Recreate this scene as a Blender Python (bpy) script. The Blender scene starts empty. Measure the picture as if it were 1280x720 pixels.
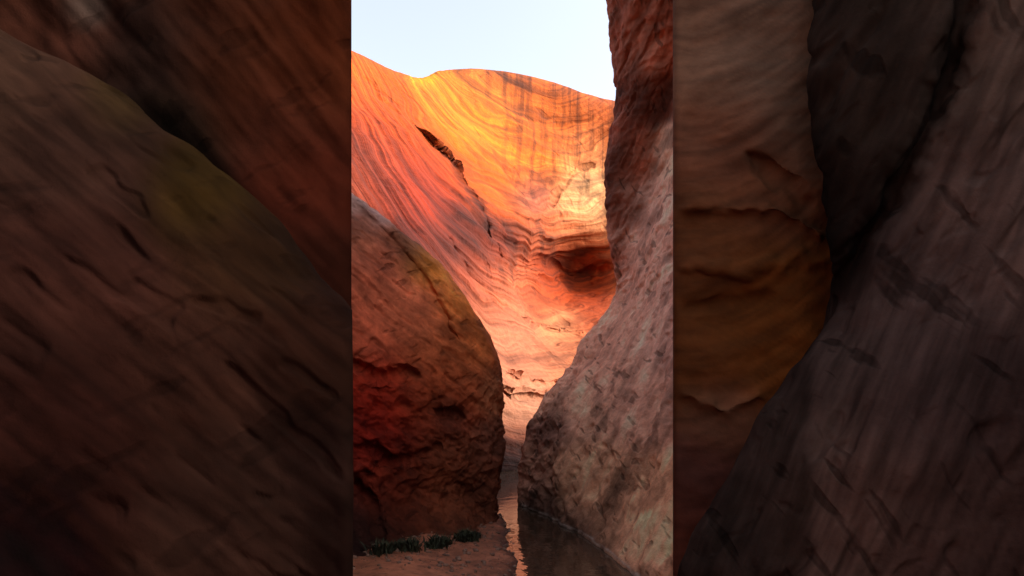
import bpy, math, random
import numpy as np
from mathutils import Vector
random.seed(3); rng=np.random.RandomState(7)
scn=bpy.context.scene
F=700.0; HZ=520.0; EYE=1.6
# ---------------------------------------------------------------- noise
_p=rng.permutation(256); _p=np.concatenate([_p,_p,_p])
_g=rng.normal(size=(256,3)); _g/=np.linalg.norm(_g,axis=1)[:,None]
def pn(x,y,z):
    x,y,z=np.broadcast_arrays(x,y,z)
    xi=np.floor(x).astype(int); yi=np.floor(y).astype(int); zi=np.floor(z).astype(int)
    xf=x-xi; yf=y-yi; zf=z-zi; xi=xi&255; yi=yi&255; zi=zi&255
    f=lambda t:t*t*t*(t*(t*6-15)+10)
    u,v,w=f(xf),f(yf),f(zf)
    def c(a,b,d):
        h=_p[_p[_p[xi+a]+yi+b]+zi+d]; g=_g[h]
        return g[...,0]*(xf-a)+g[...,1]*(yf-b)+g[...,2]*(zf-d)
    L=lambda a,b,t:a+(b-a)*t
    return L(L(L(c(0,0,0),c(1,0,0),u),L(c(0,1,0),c(1,1,0),u),v),
             L(L(c(0,0,1),c(1,0,1),u),L(c(0,1,1),c(1,1,1),u),v),w)*1.5
def fbm(x,y,z,o=4,r=0.5):
    s=0;a=1;k=1
    for i in range(o):
        s=s+a*pn(x*k+i*17.3,y*k+i*5.1,z*k+i*9.7); a*=r; k*=2.03
    return s
def sm(a,b,x):
    t=np.clip((x-a)/(b-a),0,1); return t*t*(3-2*t)
# ---------------------------------------------------------------- surfaces
def cr(A,n):
    K=A.shape[0]; P=np.concatenate([[2*A[0]-A[1]],A,[2*A[-1]-A[-2]]])
    t=np.linspace(0,K-1-1e-9,n); i=t.astype(int); f=(t-i).reshape((-1,)+(1,)*(A.ndim-1))
    a,b,c,d=P[i],P[i+1],P[i+2],P[i+3]
    return 0.5*((2*b)+(c-a)*f+(2*a-5*b+4*c-d)*f**2+(3*b-a-3*c+d)*f**3)
def grid(ctrl,nr,nc):
    A=np.array(ctrl,float); A=cr(A,nr); A=cr(np.swapaxes(A,0,1),nc); return np.swapaxes(A,0,1)
def world(S):
    return np.stack([(S[...,0]-640)/F*S[...,2],S[...,2],EYE+(HZ-S[...,1])/F*S[...,2]],-1)
def normals(W):   # outward (toward the open canyon)
    du=np.gradient(W,axis=1); dv=np.gradient(W,axis=0)
    n=-np.cross(du,dv); n/=np.linalg.norm(n,axis=-1)[...,None]+1e-9
    return n
def lin(c):
    c=np.array(c,float)/255.0
    return np.where(c<0.04045,c/12.92,((c+0.055)/1.055)**2.4)
def blobs(S,B):
    X=S[...,0];Y=S[...,1]; acc=np.zeros(X.shape+(3,)); w=np.full(X.shape,1e-12)
    for b in B:
        s=b[3] if len(b)>3 else 30
        r2=(X-b[0])**2+(Y-b[1])**2
        g=np.exp(-r2/(2*s*s))+1e-7/(1+r2/1e3)
        acc+=g[...,None]*lin(b[2]); w+=g
    return acc/w[...,None]
def tone(W,u,v,big,vary,bed,amt,mid=0.5,mamt=0.12):
    """mineral variation: broad patches, bedding streaks, mid-size mottling"""
    x,y,z=W[...,0],W[...,1],W[...,2]
    f=1+vary*np.clip(fbm(x/big,y/big,z/big+4,4,0.55),-1,1)
    f=f*(1+amt*np.clip(1.4*fbm(u*bed[0],v*bed[1],0*u+3,4,0.6),-1,1))
    f=f*(1+mamt*np.clip(fbm(x/mid,y/mid,z/mid+11,4,0.65),-1,1))
    return f[...,None]
def mesh_grid(name,W,mat,col=None,uv=None,flip=False):
    R,C=W.shape[:2]
    idx=np.arange(R*C).reshape(R,C)
    q=np.stack([idx[:-1,:-1],idx[1:,:-1],idx[1:,1:],idx[:-1,1:]],-1).reshape(-1,4)
    if flip: q=q[:,::-1]
    me=bpy.data.meshes.new(name); me.vertices.add(R*C); me.vertices.foreach_set('co',W.reshape(-1).astype(np.float32))
    n=len(q); me.loops.add(n*4); me.loops.foreach_set('vertex_index',q.reshape(-1).astype(np.int32))
    me.polygons.add(n); me.polygons.foreach_set('loop_start',(np.arange(n)*4).astype(np.int32))
    me.polygons.foreach_set('use_smooth',np.ones(n,bool))
    me.update(calc_edges=True)
    if col is not None:
        a=me.attributes.new('Col','FLOAT_COLOR','POINT')
        c=np.concatenate([np.clip(col,0.001,0.8).reshape(-1,3),np.ones((R*C,1))],1); a.data.foreach_set('color',c.reshape(-1).astype(np.float32))
    if uv is not None:
        a=me.attributes.new('Bed','FLOAT_VECTOR','POINT'); a.data.foreach_set('vector',uv.reshape(-1).astype(np.float32))
    o=bpy.data.objects.new(name,me); scn.collection.objects.link(o)
    me.materials.append(mat); return o
# ---------------------------------------------------------------- materials
def rock(name,pock=(2,2,9),pock_rot=(0,0,0),pock_amt=0.5,grain=6,bump=0.05,rough=0.85,pth=0.58,bed=None,bed_amt=0,streak=0,gamt=0.22,spec=0.2):
    m=bpy.data.materials.new(name); m.use_nodes=True; N=m.node_tree.nodes; L=m.node_tree.links
    bs=N['Principled BSDF']; bs.inputs['Roughness'].default_value=rough
    bs.inputs['Specular IOR Level'].default_value=spec
    def n(t,**k):
        x=N.new(t)
        for a,b in k.items(): setattr(x,a,b)
        return x
    col=n('ShaderNodeAttribute',attribute_name='Col')
    tc=n('ShaderNodeTexCoord')
    def noise(vec,scale,det=4,rg=0.6):
        x=n('ShaderNodeTexNoise'); x.inputs['Scale'].default_value=scale; x.inputs['Detail'].default_value=det
        x.inputs['Roughness'].default_value=rg; L.new(vec,x.inputs['Vector']); return x.outputs['Fac']
    def mp(vec,sc,rot=(0,0,0)):
        if any(rot):
            r=n('ShaderNodeMapping'); r.vector_type='POINT'; r.inputs['Rotation'].default_value=rot; L.new(vec,r.inputs['Vector']); vec=r.outputs[0]
        s=n('ShaderNodeMapping'); s.inputs['Scale'].default_value=sc; L.new(vec,s.inputs['Vector']); return s.outputs[0]
    def rng_(f,a,b,c,d):
        x=n('ShaderNodeMapRange'); L.new(f,x.inputs[0])
        for i,v in enumerate((a,b,c,d)): x.inputs[i+1].default_value=v
        return x.outputs[0]
    def mth(op,a,b):
        x=n('ShaderNodeMath',operation=op); L.new(a,x.inputs[0])
        if isinstance(b,float): x.inputs[1].default_value=b
        else: L.new(b,x.inputs[1])
        return x.outputs[0]
    mul=lambda a,b:mth('MULTIPLY',a,b); add=lambda a,b:mth('ADD',a,b)
    obj=tc.outputs['Object']
    fine=noise(obj,grain*1.6,4,0.7)
    f=rng_(fine,0.25,0.75,1-gamt,1+gamt); h=mul(fine,0.9)
    if pock_amt>0:
        pk=noise(mp(obj,pock,pock_rot),1.0,2,0.5); pkm=rng_(pk,pth,pth+0.07,0,1)
        f=mul(f,rng_(pkm,0,1,1.0,1-pock_amt)); h=add(h,mul(pkm,-0.5))
    if bed:
        bd=n('ShaderNodeAttribute',attribute_name='Bed')
        bn=noise(mp(bd.outputs['Vector'],(bed[0],bed[1],1)),1.0,4,0.62)
        f=mul(f,rng_(bn,0.32,0.68,1-bed_amt,1+bed_amt)); h=add(h,mul(bn,0.7))
        if streak>0:
            st=noise(mp(bd.outputs['Vector'],(10.0,0.5,1)),1.0,4,0.7)
            sep=n('ShaderNodeSeparateXYZ'); L.new(bd.outputs['Vector'],sep.inputs[0])
            s1=rng_(st,0.45,0.62,0,streak); s1=mul(s1,sep.outputs[2]); f=mul(f,rng_(s1,0,1,1,0))
    vm=n('ShaderNodeVectorMath',operation='SCALE'); L.new(col.outputs['Vector'],vm.inputs[0]); L.new(f,vm.inputs['Scale'])
    L.new(vm.outputs[0],bs.inputs['Base Color'])
    bp=n('ShaderNodeBump'); bp.inputs['Distance'].default_value=bump; bp.inputs['Strength'].default_value=0.9; L.new(h,bp.inputs['Height'])
    L.new(bp.outputs[0],bs.inputs['Normal'])
    return m
def dist_poly(X,Y,P):
    D=np.full(X.shape,1e9); side=np.zeros(X.shape)
    for (a,b),(c,d) in zip(P[:-1],P[1:]):
        t=np.clip(((X-a)*(c-a)+(Y-b)*(d-b))/((c-a)**2+(d-b)**2),0,1)
        dx=X-a-t*(c-a); dy=Y-b-t*(d-b); q=np.hypot(dx,dy); m=q<D
        D=np.where(m,q,D); side=np.where(m,np.sign((c-a)*(Y-b)-(d-b)*(X-a)),side)
    return D,side
def scoops(a,b,c,la,lb,lc,th=0.28,w=0.1):
    """sparse elongated spalls with one sharp lip"""
    v=pn(a/la+0.6*pn(a/la*2,b/lb*.5,c),b/lb,c/lc)
    return sm(th,th+w,v)*(0.5+v)
def rot2(x,z,deg):
    t=math.radians(deg); return x*math.cos(t)+z*math.sin(t), -x*math.sin(t)+z*math.cos(t)

# ================================================================ far cliff
px=[250,360,438,516,550,592,642,700,766,860,960]
def row(py,d): return [(px[i],py[i],d[i]) for i in range(11)]
far=[
 row([60,90,130,170,150,150,155,165,180,200,220],[36,38,44,52,60,64,66,66,64,60,60]),
 row([0,32,64,99,89,86,91,105,126,142,150],[24,27,30,35,40,44,46,46,45,44,43]),
 row([40,72,98,125,122,125,138,160,182,200,210],[20,23,26,29,33,37,40,41.5,41.5,40,40]),
 row([110,140,160,180,186,194,208,228,240,255,260],[17,19.5,22,24.5,27,30,34,37,38.5,38,38]),
 row([180,205,225,244,252,262,280,300,305,310,315],[14.5,16,18,20,22,24.5,29,34.5,36.5,36,36]),
 row([260,280,298,310,322,333,350,362,366,370,375],[13,14.5,16,17.5,19,21.5,27,33.5,35.5,35,35]),
 row([370,380,388,390,393,396,402,412,410,415,420],[12,13.2,14.5,15.8,17,19,23.5,28.5,30,31,31]),
 row([455,455,454,452,450,450,453,458,455,455,455],[11.8,12.8,14,15,16,17.5,20.5,24,26,27,27]),
 row([540,535,528,515,508,503,500,498,495,495,495],[11.5,12.5,13.5,14.3,15,16.2,18.3,21,23,24,25]),
 row([600,595,590,580,570,563,556,552,550,550,550],[11.3,12.3,13,13.6,14.2,15.2,16.6,19,21,22,23]),
 row([690,690,690,670,660,650,640,635,630,630,630],[11,12,12.6,13.2,13.6,14.4,15.4,17.5,19.5,21,22]),
]
S=grid(far,660,620)
X,Y=S[...,0],S[...,1]
bed=Y+np.where(X<700,150,150)*((X-700)/200)**2
D,sd=dist_poly(X,Y,[(548,180),(556,188),(574,208),(590,236),(601,258),(610,284)])
wob=fbm(X/14,Y/14,0*X,3)*2
wid=4.2*(0.3+0.7*sm(185,230,Y)*(1-0.6*sm(250,290,Y)))
crk=np.exp(-((D+wob)/wid)**2)
S[...,2]+= 0.35*crk-0.6*np.exp(-(D/34)**2)*(0.75+0.25*np.tanh(-sd*D/6))
for P,a in (([(455,100),(480,125),(498,140)],0.25),([(655,395),(690,404),(730,412)],-0.5),([(690,330),(725,345),(757,335)],0.35),([(640,470),(690,480),(735,476)],0.4),([(630,488),(670,496),(720,492)],0.5),([(560,300),(590,350),(640,392)],0.25),([(690,255),(715,215),(740,205)],0.4)):
    D2,_=dist_poly(X,Y+fbm(X/25,Y/25,0*X,3)*6,P); S[...,2]+=a*np.exp(-(D2/3.0)**2)
S[...,2]+=4.6*np.exp(-(((X-708)/58)**2+((Y-350)/46)**2))
W=world(S); n=normals(W)
wx,wy,wz=W[...,0],W[...,1],W[...,2]
sc=S[...,2]/25
b2=bed+fbm(wx/5,wy/5,wz/5,3)*12
fade=sm(95,170,Y-0.12*(X-640)*(X<640))*0.75+0.25
swirl=np.exp(-(((X-640)/95)**2+((Y-320)/90)**2))
disp=0.40*fbm(wx/7,wy/7,wz/7,3)+(0.05+0.14*swirl)*sc*fbm(X/90,b2/8.0,0*X,3)+0.20*sc*pn(X/150,b2/21,0*X+2)*sm(110,180,Y)
lo=sm(330,430,Y)*(1-sm(640,700,X)*0.3)
disp+=lo*0.07*fbm(wx/0.9,wy/0.9,wz/0.5,4)+0.035*sc*fbm(wx/1.5,wy/1.5,wz/1.5,3)
W=W+n*(disp*fade)[...,None]
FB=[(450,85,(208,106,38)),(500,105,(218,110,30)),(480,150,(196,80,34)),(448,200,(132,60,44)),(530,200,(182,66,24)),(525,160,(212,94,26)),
(560,130,(240,142,32)),(600,150,(242,146,32)),(640,200,(236,124,26)),(600,210,(200,86,26)),(528,96,(225,205,30),9),(600,100,(176,94,46),22),(660,120,(198,104,44)),(665,240,(164,98,90),16),(700,150,(216,116,40)),  # small yellow crest tone imitates a sunlit rim
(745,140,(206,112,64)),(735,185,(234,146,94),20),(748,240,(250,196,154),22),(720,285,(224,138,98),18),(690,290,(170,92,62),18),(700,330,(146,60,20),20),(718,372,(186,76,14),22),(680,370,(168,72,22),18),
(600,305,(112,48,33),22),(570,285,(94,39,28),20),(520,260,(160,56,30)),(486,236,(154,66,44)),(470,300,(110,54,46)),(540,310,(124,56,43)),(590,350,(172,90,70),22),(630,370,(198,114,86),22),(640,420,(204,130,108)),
(700,405,(238,166,128),12),(700,440,(200,124,92)),(650,470,(202,134,114)),(655,500,(230,172,150),18),(650,535,(140,82,66),16),(640,570,(74,36,26),18),(635,620,(56,27,20),22),(820,250,(210,130,90),50),(350,250,(170,90,60),60)]  # darkest foot tones put the gorge's shade into the colour
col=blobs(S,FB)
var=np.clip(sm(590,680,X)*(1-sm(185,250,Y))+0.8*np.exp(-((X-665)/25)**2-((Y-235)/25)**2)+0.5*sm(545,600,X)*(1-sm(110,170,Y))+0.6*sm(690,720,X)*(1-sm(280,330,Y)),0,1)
col*=(1-0.55*np.exp(-((D+wob)/(wid*1.5))**2))[...,None]  # soft shadow of the crack darkened into the colour
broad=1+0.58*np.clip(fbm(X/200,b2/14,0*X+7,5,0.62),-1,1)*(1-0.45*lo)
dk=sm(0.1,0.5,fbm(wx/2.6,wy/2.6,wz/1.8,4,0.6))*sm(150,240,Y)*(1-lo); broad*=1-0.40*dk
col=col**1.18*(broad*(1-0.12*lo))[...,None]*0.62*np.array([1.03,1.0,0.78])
uv=np.stack([X/100,b2/100,var],-1)
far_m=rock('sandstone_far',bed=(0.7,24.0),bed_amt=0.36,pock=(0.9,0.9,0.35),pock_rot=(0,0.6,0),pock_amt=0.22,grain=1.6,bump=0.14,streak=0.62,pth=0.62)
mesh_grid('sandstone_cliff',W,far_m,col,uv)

# ================================================================ left boulder
rows=[(90,120,8.5),(130,230,8.1),(170,325,7.8),(210,393,7.5),(242,440,7.3),(265,474,7.3),(293,506,7.4),(330,546,7.6),(372,582,7.8),(425,612,7.95),(478,628,8.05),(530,629,8.1),(580,626,8.15),(630,621,8.2)]
C=[]
for i,(py,e,de) in enumerate(rows):
    t=sm(90,420,np.float64(py)); dl=3.6+1.2*(1-t)
    r=[(e-160,py+10,de+5),(e-30,py,de+2.2),(e-6,py,de+0.8),(e,py,de)]
    for k,fr in enumerate((0.06,0.17,0.36,0.62,1.0)):
        x=e-(e-150)*fr if e>200 else e-60*fr
        r.append((x,py,[de-0.35,de-0.85,de-1.55,de-2.3,dl][k]))
    C.append(r)
foot=[(460,670,13),(590,664,10.3),(614,662,9.0),(619,660,8.1),(603,668,7.57),(575,680,7.0),(520,702,6.15),(430,760,4.67),(170,880,3.1)]
C.append(foot); C.append([(a,b+40,c) for a,b,c in foot])
for r in C: r.reverse()
S=grid(C,540,500); X,Y=S[...,0],S[...,1]
D,sd=dist_poly(X,Y,[(400,225),(450,262),(490,300),(525,340),(560,400)])
S[...,2]+=0.06*np.exp(-((D+fbm(X/15,Y/15,0*X,3)*4)/8)**2)*(0.5+0.5*sm(-.2,.3,fbm(X/40,Y/40,0*X+6,2)))-0.12*np.exp(-(D/20)**2)*(sd<0)*(1-np.exp(-(D/5)**2))
for P,a in (([(440,455),(480,470),(520,468)],0.16),([(450,560),(500,575),(545,560)],0.14),([(548,515),(562,522),(575,520)],0.2),([(560,600),(585,615),(600,640)],0.1),([(445,600),(470,640),(480,690)],0.15)):
    D2,_=dist_poly(X,Y+fbm(X/25,Y/25,0*X+3,3)*8,P); S[...,2]+=a*np.exp(-(D2/6)**2)
W=world(S); n=normals(W); wx,wy,wz=W[...,0],W[...,1],W[...,2]
a,b=rot2(wx,wz,-40)
low=sm(430,520,Y)
dsp=0.08*fbm(wx/1.2,wy/1.2,wz/1.2,3)-0.03*scoops(a,b,wy,0.5,0.14,0.6,0.28,0.2)-0.018*scoops(a,b,wy+9,0.22,0.07,0.3,0.28,0.2)
dsp+=-low*0.12*(np.abs(fbm(wx/0.45,wy/0.45,wz/0.38,5,0.55)))+0.02*low+0.018*fbm(wx/0.2,wy/0.2,wz/0.2,3)
W=W+n*dsp[...,None]
LB=[(450,247,(178,140,130),10),(478,266,(182,146,138),10),(505,296,(116,74,54),14),(540,332,(214,126,50),14),(520,325,(120,76,44),12),(575,375,(206,114,50),16),(600,425,(188,100,50),16),(620,485,(136,80,52),14),(622,560,(92,52,38),16),  # pale and golden crest tones paint in sky and rim light
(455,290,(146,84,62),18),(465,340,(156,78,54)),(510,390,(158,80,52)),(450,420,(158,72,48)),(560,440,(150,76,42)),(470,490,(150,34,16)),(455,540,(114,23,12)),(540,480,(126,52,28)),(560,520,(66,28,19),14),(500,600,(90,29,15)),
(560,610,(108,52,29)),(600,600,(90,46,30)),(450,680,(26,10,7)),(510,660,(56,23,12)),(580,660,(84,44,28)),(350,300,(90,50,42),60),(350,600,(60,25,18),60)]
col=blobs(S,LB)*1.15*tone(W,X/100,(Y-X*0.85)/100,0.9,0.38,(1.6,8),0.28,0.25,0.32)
left_m=rock('sandstone_varnished',pock=(2.2,2.2,8),pock_rot=(0,math.radians(40),0),pock_amt=0.35,grain=8,bump=0.03,pth=0.62,spec=0.12)
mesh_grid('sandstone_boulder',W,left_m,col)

# ================================================================ right wall
R=[(-480,735,900,7.0,6.6,6.3,6.0),(-200,745,885,7.9,7.4,7.0,6.8),(-30,755,862,8.8,8.2,7.9,7.6),(55,764,850,9.3,8.8,8.6,7.9),(120,770,840,9.7,9.2,9.1,7.9),
(195,758,824,10.0,9.6,9.4,7.7),(260,757,808,10.2,9.9,9.6,7.4),(325,766,787,10.3,10.1,9.8,7.1),(370,766,776,10.4,10.2,9.9,6.9),(412,741,754,10.4,10.1,9.8,6.6),
(468,700,722,10.3,9.9,9.4,6.3),(522,667,700,10.2,9.7,9.1,6.0),(580,650,690,10.2,9.6,8.8,5.7)]
C=[]
for py,e,c,de,dm,dc,ds in R:
    x2=862
    r=[(e+290,300+(py+480)*0.28,de+8.5),(e+190,py*0.6+150,de+3.6),(e+45,py,de+2.2),(e+8,py,de+0.9),(e,py,de),((e*0.55+c*0.45),py,dm),(c,py,dc)]  # first points: unseen back flank, extended to shade the gap
    r+=[(c+(x2-c)*0.35,py,dc+(ds-dc)*0.42),(c+(x2-c)*0.68,py,dc+(ds-dc)*0.75),(x2 if c<x2-12 else c+30,py,ds),(930,py,ds-0.4),(1010,py,ds-0.3)]
    C.append(r)
foot=[(950,620,18.5),(800,612,12.6),(700,610,12),(652,622,11),(645,630,10.2),(662,638,9.5),(684,648,8.75),(722,668,7.57),(762,698,6.3),(800,730,5.33),(860,745,4.98),(940,745,4.98)]
C.append(foot); C.append([(a,b+45,c) for a,b,c in foot])
S=grid(C,600,560); X,Y=S[...,0],S[...,1]
crease=np.interp(Y,[r[0] for r in R],[r[2] for r in R])
W=world(S); n=normals(W); wx,wy,wz=W[...,0],W[...,1],W[...,2]
a,b=rot2(wx,wz,62)
slab=sm(-6,10,X-crease); up=(1-slab)
dsp=0.06*fbm(wx/1.5,wy/1.7,wz/1.5,3)-0.04*scoops(a,b,wy,0.6,0.13,0.6,0.26,0.2)-0.02*scoops(a,b,wy+5,0.25,0.06,0.3,0.28,0.2)
dsp+=up*(0.07*fbm(wx/0.9,wy/1.2,wz/0.9,4)-0.08*np.abs(fbm(wx/0.6,wy/0.8,wz/0.35,4)))+0.018*fbm(wx/0.2,wy/0.2,wz/0.2,3)+slab*0.03*fbm(a/1.4,b/0.16,wy/0.8,3)
base=sm(560,640,Y)*np.clip(1-(X-645)/150,0,1); dsp+=0.05*base*fbm(wx/0.3,wy/0.3,wz/0.2,3)
W=W+n*dsp[...,None]
RB=[(790,20,(130,80,64)),(775,60,(108,62,48),16),(810,60,(164,106,86),16),(800,110,(90,50,38),18),(775,150,(114,64,50),14),(778,200,(86,46,34),16),(800,200,(126,72,54),14),(770,260,(106,60,46),14),(772,320,(126,74,58),12),(795,270,(98,58,46),10),
(838,200,(190,150,128),14),(835,280,(190,146,128)),(815,330,(194,148,128),20),(820,400,(198,150,130)),(780,400,(190,142,120),20),(750,450,(184,134,112)),(800,500,(184,134,112)),(700,535,(112,78,66),16),(735,520,(176,130,106),18),(690,500,(164,122,100),14),
(730,590,(184,134,104),22),(670,590,(132,90,72),16),(800,500,(130,92,78),12),(800,620,(192,138,106)),(760,645,(160,114,88),18),(830,700,(188,134,104)),(675,625,(96,66,54),12),(720,655,(112,78,62),14),(900,400,(150,115,105),60)]
col=blobs(S,RB)*1.55*tone(W,(X+Y*0.45)/100,Y/100,1.0,0.30,(6,0.7),0.36,0.3,0.26)*np.array([1.03,1.0,0.95])
bl=sm(0.18,0.5,fbm(a/0.9,b/0.35,wy/0.9+3,5,0.62)); col=col*(1-0.45*bl*slab)[...,None]
wetb=np.exp(-np.clip(W[...,2]-0.0,0,9)/0.10)[...,None]; col=col*(1-0.6*wetb)
lineb=np.exp(-((W[...,2]-0.04-0.02*fbm(wx*2,wy*2,0*wx,2))/0.012)**2)[...,None]; col=col*(1-lineb*0.6)+lineb*0.6*lin((190,170,155))
right_m=rock('sandstone_grey_pink',pock=(9,2.4,2.0),pock_rot=(0,math.radians(28),0),pock_amt=0.5,grain=8,bump=0.03,pth=0.61)
mesh_grid('sandstone_wall',W,right_m,col)

# ================================================================ added near left walls, dimness painted into their colour
dk_m=rock('sandstone_painted_shade',pock=(2,2,6),pock_rot=(0,math.radians(40),0),pock_amt=0.3,grain=5,bump=0.012,pth=0.6,gamt=0.15,spec=0.03,rough=1.0)  # for rock whose shade is baked into its Col tones
def rows_of(pys,f): return [[(x,py,d) for x,d in f(py)] for py in pys]
C=rows_of([-1300,-700,-300,-60,100,250,400,560,760,1000],lambda py:[(-900,2.0),(-300,4.0),(0,4.3),(180,4.4),(330,4.5),(428,4.72),(438,4.9),(434,5.1),(405,6.2),(330,8.2)])
S=grid(C,320,380); X,Y=S[...,0],S[...,1]; W=world(S); n=normals(W); wx,wy,wz=W[...,0],W[...,1],W[...,2]
a,b=rot2(wx,wz,-50)
edge=sm(0,26,np.abs(X-438)); edge=np.where(W[...,1]>4.8,0,edge)
W=W+n*(edge*(0.10*fbm(wx/0.7,wy,wz/0.9,3)+0.04*fbm(a/1.4,b/0.2,wy,3)))[...,None]
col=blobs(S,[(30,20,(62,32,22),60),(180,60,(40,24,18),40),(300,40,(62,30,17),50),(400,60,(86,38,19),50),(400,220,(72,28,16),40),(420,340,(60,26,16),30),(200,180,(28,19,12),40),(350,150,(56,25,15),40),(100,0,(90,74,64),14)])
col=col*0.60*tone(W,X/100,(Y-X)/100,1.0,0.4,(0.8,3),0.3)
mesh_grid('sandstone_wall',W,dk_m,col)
crest=[(-900,-500,2.2),(-300,-190,3.0),(-120,-60,3.3),(0,34,3.55),(90,84,3.65),(180,142,3.75),(270,216,3.85),(350,285,3.9),(410,348,3.95),(438,385,4.0)]
C=[]
for ox,oy,od in [(-0,40,1.2),(0,6,0.4),(0,0,0),(-6,14,-0.22),(-12,60,-0.42),(-20,150,-0.6),(-20,300,-0.75),(-20,520,-0.9),(-20,900,-1.1)]:
    r=[]
    for i,(x,y,d) in enumerate(crest):
        w=0 if i==len(crest)-1 else 1
        r.append((x+ox*w,y+oy,max(d+od*(1 if i>0 else .6),1.2)))
    x,y,d=crest[-1]; r.append((436,y+oy+2,d+od+0.25)); r.append((415,y+oy+10,d+od+1.2))
    C.append(r)
S=grid(C,360,400); X,Y=S[...,0],S[...,1]; W=world(S); n=normals(W); wx,wy,wz=W[...,0],W[...,1],W[...,2]
a,b=rot2(wx,wz,-42)
edge=sm(0,22,np.abs(X-438))
dsp=edge*(0.07*fbm(wx/0.8,wy,wz/0.8,3)-0.024*scoops(a,b,wy*2,0.4,0.10,1,0.28,0.2)+0.02*fbm(a/0.9,b/0.14,wy,3))
W=W+n*dsp[...,None]
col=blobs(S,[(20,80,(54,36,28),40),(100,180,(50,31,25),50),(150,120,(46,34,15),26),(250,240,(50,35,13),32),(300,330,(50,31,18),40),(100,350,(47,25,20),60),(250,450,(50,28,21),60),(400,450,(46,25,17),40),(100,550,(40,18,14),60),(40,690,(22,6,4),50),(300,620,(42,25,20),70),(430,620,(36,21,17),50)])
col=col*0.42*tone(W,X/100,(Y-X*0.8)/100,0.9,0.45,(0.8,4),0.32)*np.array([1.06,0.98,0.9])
mesh_grid('sandstone_ledge_added',W,dk_m,col)

# ================================================================ added near right walls, dimness painted in; unseen tops raised against the sun
C=rows_of([-1300,-700,-300,-60,80,180,280,400,560,760,1000],lambda py:[(980,8.4),(880,6.3),(846,5.1),(842,4.9),(852,4.72),(930,4.6),(1000,4.5),(1060,4.5),(1200,4.3),(1700,3.0)])
S=grid(C,400,260); X,Y=S[...,0],S[...,1]
for P,a in (([(840,268),(900,252),(960,262),(1025,285)],-0.12),([(850,330),(930,340),(1000,318),(1030,330)],-0.10),([(940,195),(975,228),(1010,250)],0.14),([(850,490),(900,512),(950,500)],-0.12),([(850,385),(900,380),(960,372)],0.08)):
    D2,_=dist_poly(X,Y+fbm(X/40,Y/40,0*X,3)*10,P); m=(S[...,2]<4.8); S[...,2]+=m*a*0.5*np.exp(-(D2/8)**2)*sm(0,20,X-842)
W=world(S); n=normals(W); wx,wy,wz=W[...,0],W[...,1],W[...,2]
edge=sm(0,26,np.abs(X-842)); edge=np.where(W[...,1]>4.8,0,edge)
W=W+n*(edge*(0.06*fbm(wx/0.8,wy,wz/0.5,4)))[...,None]
col=blobs(S,[(880,40,(100,68,50),50),(950,60,(112,84,66),40),(1000,160,(94,68,52),30),(900,180,(90,52,34),40),(970,240,(86,48,28),30),(880,300,(82,44,21),40),(950,400,(88,46,14),50),(870,440,(72,37,14),40),(900,520,(90,56,38),24),(870,600,(70,38,29),30),(860,660,(82,41,29),30)])
col=col*1.0*tone(W,X/100,(Y+60*((X-850)/150)**2)/100,1.2,0.22,(0.8,6),0.32)
dk2=rock('sandstone_shaded_orange',pock_amt=0,grain=4,bump=0.015,gamt=0.15,spec=0.08)
mesh_grid('sandstone_wall',W,dk2,col)
E=[(-1300,990),(-600,990),(-200,1000),(-30,1006),(60,1014),(130,1019),(190,1022),(255,1034),(320,1038),(365,1037),(410,1022),(470,980),(530,944),(590,906),(640,878),(690,856),(740,842),(900,842)]
C=[]
for py,e in E:
    C.append([(e+160,py,7.5),(e+25,py,4.9),(e+3,py,4.3),(e,py,4.1),(e+14,py,3.9),(e+50,py,3.7),(e+120,py,3.45),(e+220,py,3.2),(max(e+330,1300),py,3.0),(1750,py,2.2)])
S=grid(C,420,420); X,Y=S[...,0],S[...,1]
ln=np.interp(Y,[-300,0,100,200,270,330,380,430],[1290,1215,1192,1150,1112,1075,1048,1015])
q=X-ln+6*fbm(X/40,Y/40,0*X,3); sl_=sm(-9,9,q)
S[...,2]+=0.16*np.exp(-((q+10)/16)**2)*(1-sm(380,430,Y))
W=world(S); n=normals(W); wx,wy,wz=W[...,0],W[...,1],W[...,2]
a,b=rot2(wx,wz,64)
W=W+n*(0.06*fbm(wx/0.7,wy,wz/0.9,3)-0.03*scoops(a,b,wy*2,0.7,0.12,1,0.22,0.25)-0.012*scoops(a,b,wy*3,0.25,0.06,1,0.28,0.2)+0.025*fbm(a/1.2,b/0.15,wy,3))[...,None]
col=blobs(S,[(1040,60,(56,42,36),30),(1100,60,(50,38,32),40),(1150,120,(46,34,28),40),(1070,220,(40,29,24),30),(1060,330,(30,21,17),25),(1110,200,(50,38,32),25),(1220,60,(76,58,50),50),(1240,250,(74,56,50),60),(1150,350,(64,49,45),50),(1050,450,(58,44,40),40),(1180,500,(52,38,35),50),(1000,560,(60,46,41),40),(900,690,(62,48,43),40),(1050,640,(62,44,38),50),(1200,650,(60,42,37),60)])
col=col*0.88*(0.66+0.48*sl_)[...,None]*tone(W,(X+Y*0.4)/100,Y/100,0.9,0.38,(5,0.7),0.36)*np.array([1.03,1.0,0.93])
dk3=rock('sandstone_shaded_grey',pock=(9,2.4,1.6),pock_rot=(0,math.radians(26),0),pock_amt=0.5,grain=5,bump=0.012,pth=0.59,gamt=0.15,spec=0.04,rough=1.0)
mesh_grid('sandstone_buttress_added',W,dk3,col)

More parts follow.
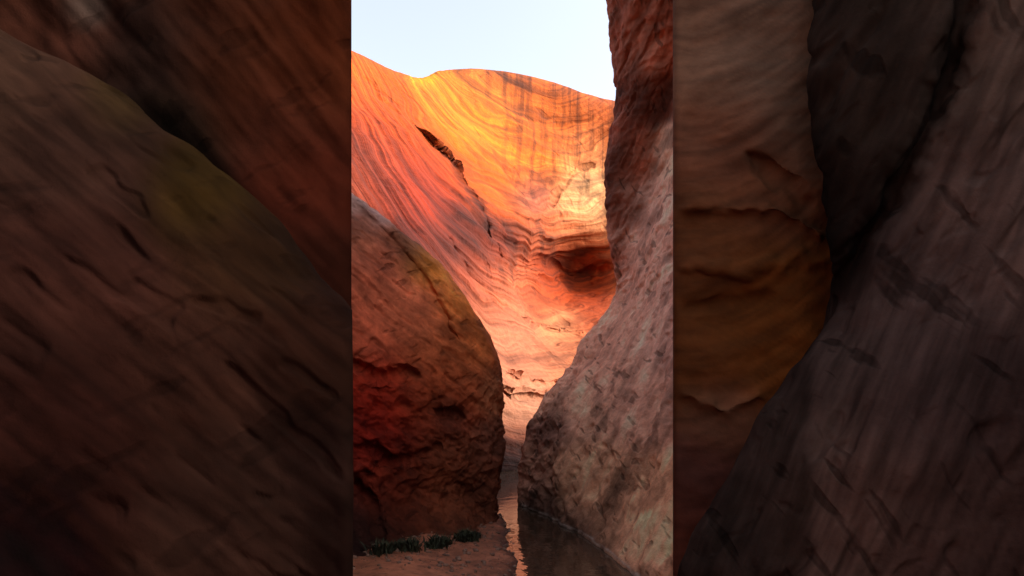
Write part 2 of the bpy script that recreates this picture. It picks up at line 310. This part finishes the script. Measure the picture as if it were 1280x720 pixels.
# ================================================================ unseen wall behind the viewer, added to block sky light
A,Z=np.meshgrid(np.linspace(math.radians(165),math.radians(375),100),np.linspace(-0.5,4.5,40))
r=5.6+0.12*Z
W=np.stack([r*np.cos(A),r*0.9*np.sin(A)+0.3,Z],-1)
W[...,0]+=0.3*fbm(W[...,0]/2,W[...,1]/2,W[...,2]/2,3); W[...,1]+=0.3*fbm(W[...,0]/2+9,W[...,1]/2,W[...,2]/2,3)
mesh_grid('sandstone_wall',W,left_m,np.tile(lin((150,88,60)),W.shape[:2]+(1,)))

# ================================================================ ground
def axis(c,near,far_,n1,n2):
    a=np.linspace(-near,near,n1); o=near*(far_/near)**(np.linspace(0,1,n2)[1:])
    return np.concatenate([-o[::-1],a,o])+c
gx=axis(0,3,400,360,30); gy=axis(7,5,400,480,30)
GX,GY=np.meshgrid(gx,gy)
pool=lambda x,y:(x-(np.interp(y,[4,5.5,7,8.5,10,12,20],[0.26,0.08,0.0,-0.10,-0.34,-0.9,-0.9])+0.07*fbm(x/0.5,y/0.7,x*0+2,3)))
pd=pool(GX,GY)
GZ=0.07-0.20*sm(-0.25,0.35,pd)+0.018*fbm(GX/0.35,GY/0.35,GX*0,4)+0.03*fbm(GX/1.5,GY/1.5,GX*0+5,2)
GZ+=0.10*sm(0.3,1.3,-pd)*(1-sm(10,12,GY))
W=np.stack([GX,GY,GZ],-1)
wet=1-sm(0.015,0.08,GZ)
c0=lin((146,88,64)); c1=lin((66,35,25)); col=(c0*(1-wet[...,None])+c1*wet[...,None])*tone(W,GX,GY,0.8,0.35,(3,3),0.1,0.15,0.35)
fr=sm(7.8,9.5,GY)[...,None]*(1-sm(25,35,GY))[...,None]; col=col*(1-fr)+fr*lin((66,32,23))  # channel sand darkened: damp, plus shade put into the colour
sand=rock('wet_sand',pock=(12,12,12),pock_amt=0.4,grain=14,bump=0.015,rough=0.6,pth=0.6)
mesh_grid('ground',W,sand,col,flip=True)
wm=bpy.data.materials.new('water'); wm.use_nodes=True; nt=wm.node_tree; bs=nt.nodes['Principled BSDF']
bs.inputs['Base Color'].default_value=(0.045,0.026,0.016,1); bs.inputs['Roughness'].default_value=0.02; bs.inputs['IOR'].default_value=1.55; bs.inputs['Specular IOR Level'].default_value=0.7
t=nt.nodes.new('ShaderNodeTexNoise'); t.inputs['Scale'].default_value=4; t.inputs['Detail'].default_value=3
tcn=nt.nodes.new('ShaderNodeTexCoord'); nt.links.new(tcn.outputs['Object'],t.inputs['Vector'])
b=nt.nodes.new('ShaderNodeBump'); b.inputs['Distance'].default_value=0.012; b.inputs['Strength'].default_value=0.5
nt.links.new(t.outputs['Fac'],b.inputs['Height']); nt.links.new(b.outputs[0],bs.inputs['Normal'])
A,B=np.meshgrid(np.linspace(-3,4,30),np.linspace(2,18,60))
mesh_grid('water',np.stack([A,B,A*0+0.012],-1),wm,flip=True)

def joined(name,verts,faces,mat,smooth=False):
    me=bpy.data.meshes.new(name); me.from_pydata(verts,[],faces); me.update()
    if smooth:
        for p in me.polygons: p.use_smooth=True
    o=bpy.data.objects.new(name,me); scn.collection.objects.link(o); me.materials.append(mat); return o
def simple(name,c,rough=0.8,var=0.4,scale=20):
    m=bpy.data.materials.new(name); m.use_nodes=True; nt=m.node_tree; bs=nt.nodes['Principled BSDF']; bs.inputs['Roughness'].default_value=rough
    t=nt.nodes.new('ShaderNodeTexNoise'); t.inputs['Scale'].default_value=scale
    tcn=nt.nodes.new('ShaderNodeTexCoord'); nt.links.new(tcn.outputs['Object'],t.inputs['Vector'])
    r=nt.nodes.new('ShaderNodeValToRGB'); r.color_ramp.elements[0].position=0.3; r.color_ramp.elements[1].position=0.7
    r.color_ramp.elements[0].color=(*[v*(1-var) for v in c],1); r.color_ramp.elements[1].color=(*[v*(1+var) for v in c],1)
    nt.links.new(t.outputs['Fac'],r.inputs[0]); nt.links.new(r.outputs[0],bs.inputs['Base Color']); return m
def gz(x,y):
    i=np.argmin(abs(gy-y)); j=np.argmin(abs(gx-x)); return GZ[i,j]
V=[];Fc=[]
ico=[(0,0,1),(0.89,0,0.45),(0.28,0.85,0.45),(-0.72,0.53,0.45),(-0.72,-0.53,0.45),(0.28,-0.85,0.45),(0.72,0.53,-0.45),(-0.28,0.85,-0.45),(-0.89,0,-0.45),(-0.28,-0.85,-0.45),(0.72,-0.53,-0.45),(0,0,-1)]
icf=[(0,1,2),(0,2,3),(0,3,4),(0,4,5),(0,5,1),(1,6,2),(2,7,3),(3,8,4),(4,9,5),(5,10,1),(2,6,7),(3,7,8),(4,8,9),(5,9,10),(1,10,6),(6,11,7),(7,11,8),(8,11,9),(9,11,10),(10,11,6)]
for i in range(1500):
    y=random.uniform(5.2,10); x=random.uniform(-1.6,0.5)
    if float(pool(np.array([x]),np.array([y]))[0])>0.12: continue
    s=0.007+0.034*random.random()**4; k=len(V); ro=random.random()*6.28; z=gz(x,y)
    for a_,b_,c_ in ico:
        j=1+random.uniform(-.25,.25); xx=a_*math.cos(ro)-b_*math.sin(ro)*0.7; yy=a_*math.sin(ro)+b_*math.cos(ro)*0.7
        V.append((x+xx*s*j,y+yy*s*j,z+c_*s*0.6*j+s*0.2))
    Fc+=[(a_+k,b_+k,c_+k) for a_,b_,c_ in icf]
joined('gravel',V,Fc,simple('pebble',(0.17,0.085,0.055)),True)
V=[];Fc=[]
cl=[(-1.20,5.95,.10),(-1.08,6.0,.12),(-0.90,6.25,.07),(-0.84,6.35,.13),(-0.78,6.45,.08),(-0.60,6.72,.09),(-0.54,6.85,.12),(-0.44,7.04,.06),(-1.35,5.8,.12)]
for cx,cy,s in cl:
    for i in range(190):
        x=cx+random.gauss(0,s*0.45); y=cy+random.gauss(0,s*0.45); z=gz(x,y)-0.005
        h=s*random.uniform(0.35,1.2); az=random.random()*6.28; le=random.uniform(0.2,1.1)*h; w=random.uniform(.006,.014)
        dx,dy=math.cos(az),math.sin(az); px_,py_=-dy*w,dx*w; k=len(V)
        V+=[(x-px_*.5,y-py_*.5,z),(x+px_*.5,y+py_*.5,z),(x+dx*le*.4+px_,y+dy*le*.4+py_,z+h*.6),(x+dx*le*.4-px_,y+dy*le*.4-py_,z+h*.6),(x+dx*le,y+dy*le,z+h)]
        Fc+=[(k,k+1,k+2,k+3),(k+3,k+2,k+4)]
joined('grass',V,Fc,simple('grass_blade',(0.020,0.021,0.006),0.9,0.6,12))

# ================================================================ light
S3=np.array([0.80,-0.17,0.56]); S3/=np.linalg.norm(S3)
el=math.asin(S3[2]); rot=math.atan2(S3[0],S3[1])
w=bpy.data.worlds.new('World'); scn.world=w; w.use_nodes=True; wn=w.node_tree
bg=wn.nodes['Background']; sk=wn.nodes.new('ShaderNodeTexSky'); sk.sky_type='NISHITA'; sk.sun_disc=False
sk.sun_elevation=el; sk.sun_rotation=rot; sk.air_density=1.0; sk.dust_density=4.5; sk.ozone_density=1.0
hs=wn.nodes.new('ShaderNodeHueSaturation'); hs.inputs['Saturation'].default_value=0.5
wn.links.new(sk.outputs[0],hs.inputs['Color']); wn.links.new(hs.outputs[0],bg.inputs[0]); bg.inputs[1].default_value=0.48
sl=bpy.data.lights.new('sun','SUN'); sl.energy=2.6; sl.angle=math.radians(0.6); sl.color=(1,0.91,0.76)
so=bpy.data.objects.new('sun',sl); scn.collection.objects.link(so)
so.rotation_euler=Vector(S3).to_track_quat('Z','Y').to_euler(); so.location=(20,-20,30)
cam=bpy.data.cameras.new('camera'); co=bpy.data.objects.new('camera',cam); scn.collection.objects.link(co)
co.location=(0,0,EYE); co.rotation_euler=(math.radians(90),0,0); cam.sensor_width=36; cam.lens=36*F/1280; cam.shift_y=(HZ-360)/1280; cam.clip_end=2000; cam.clip_start=0.05
scn.camera=co
scn.view_settings.view_transform='Standard'; scn.view_settings.look='None'; scn.view_settings.exposure=0
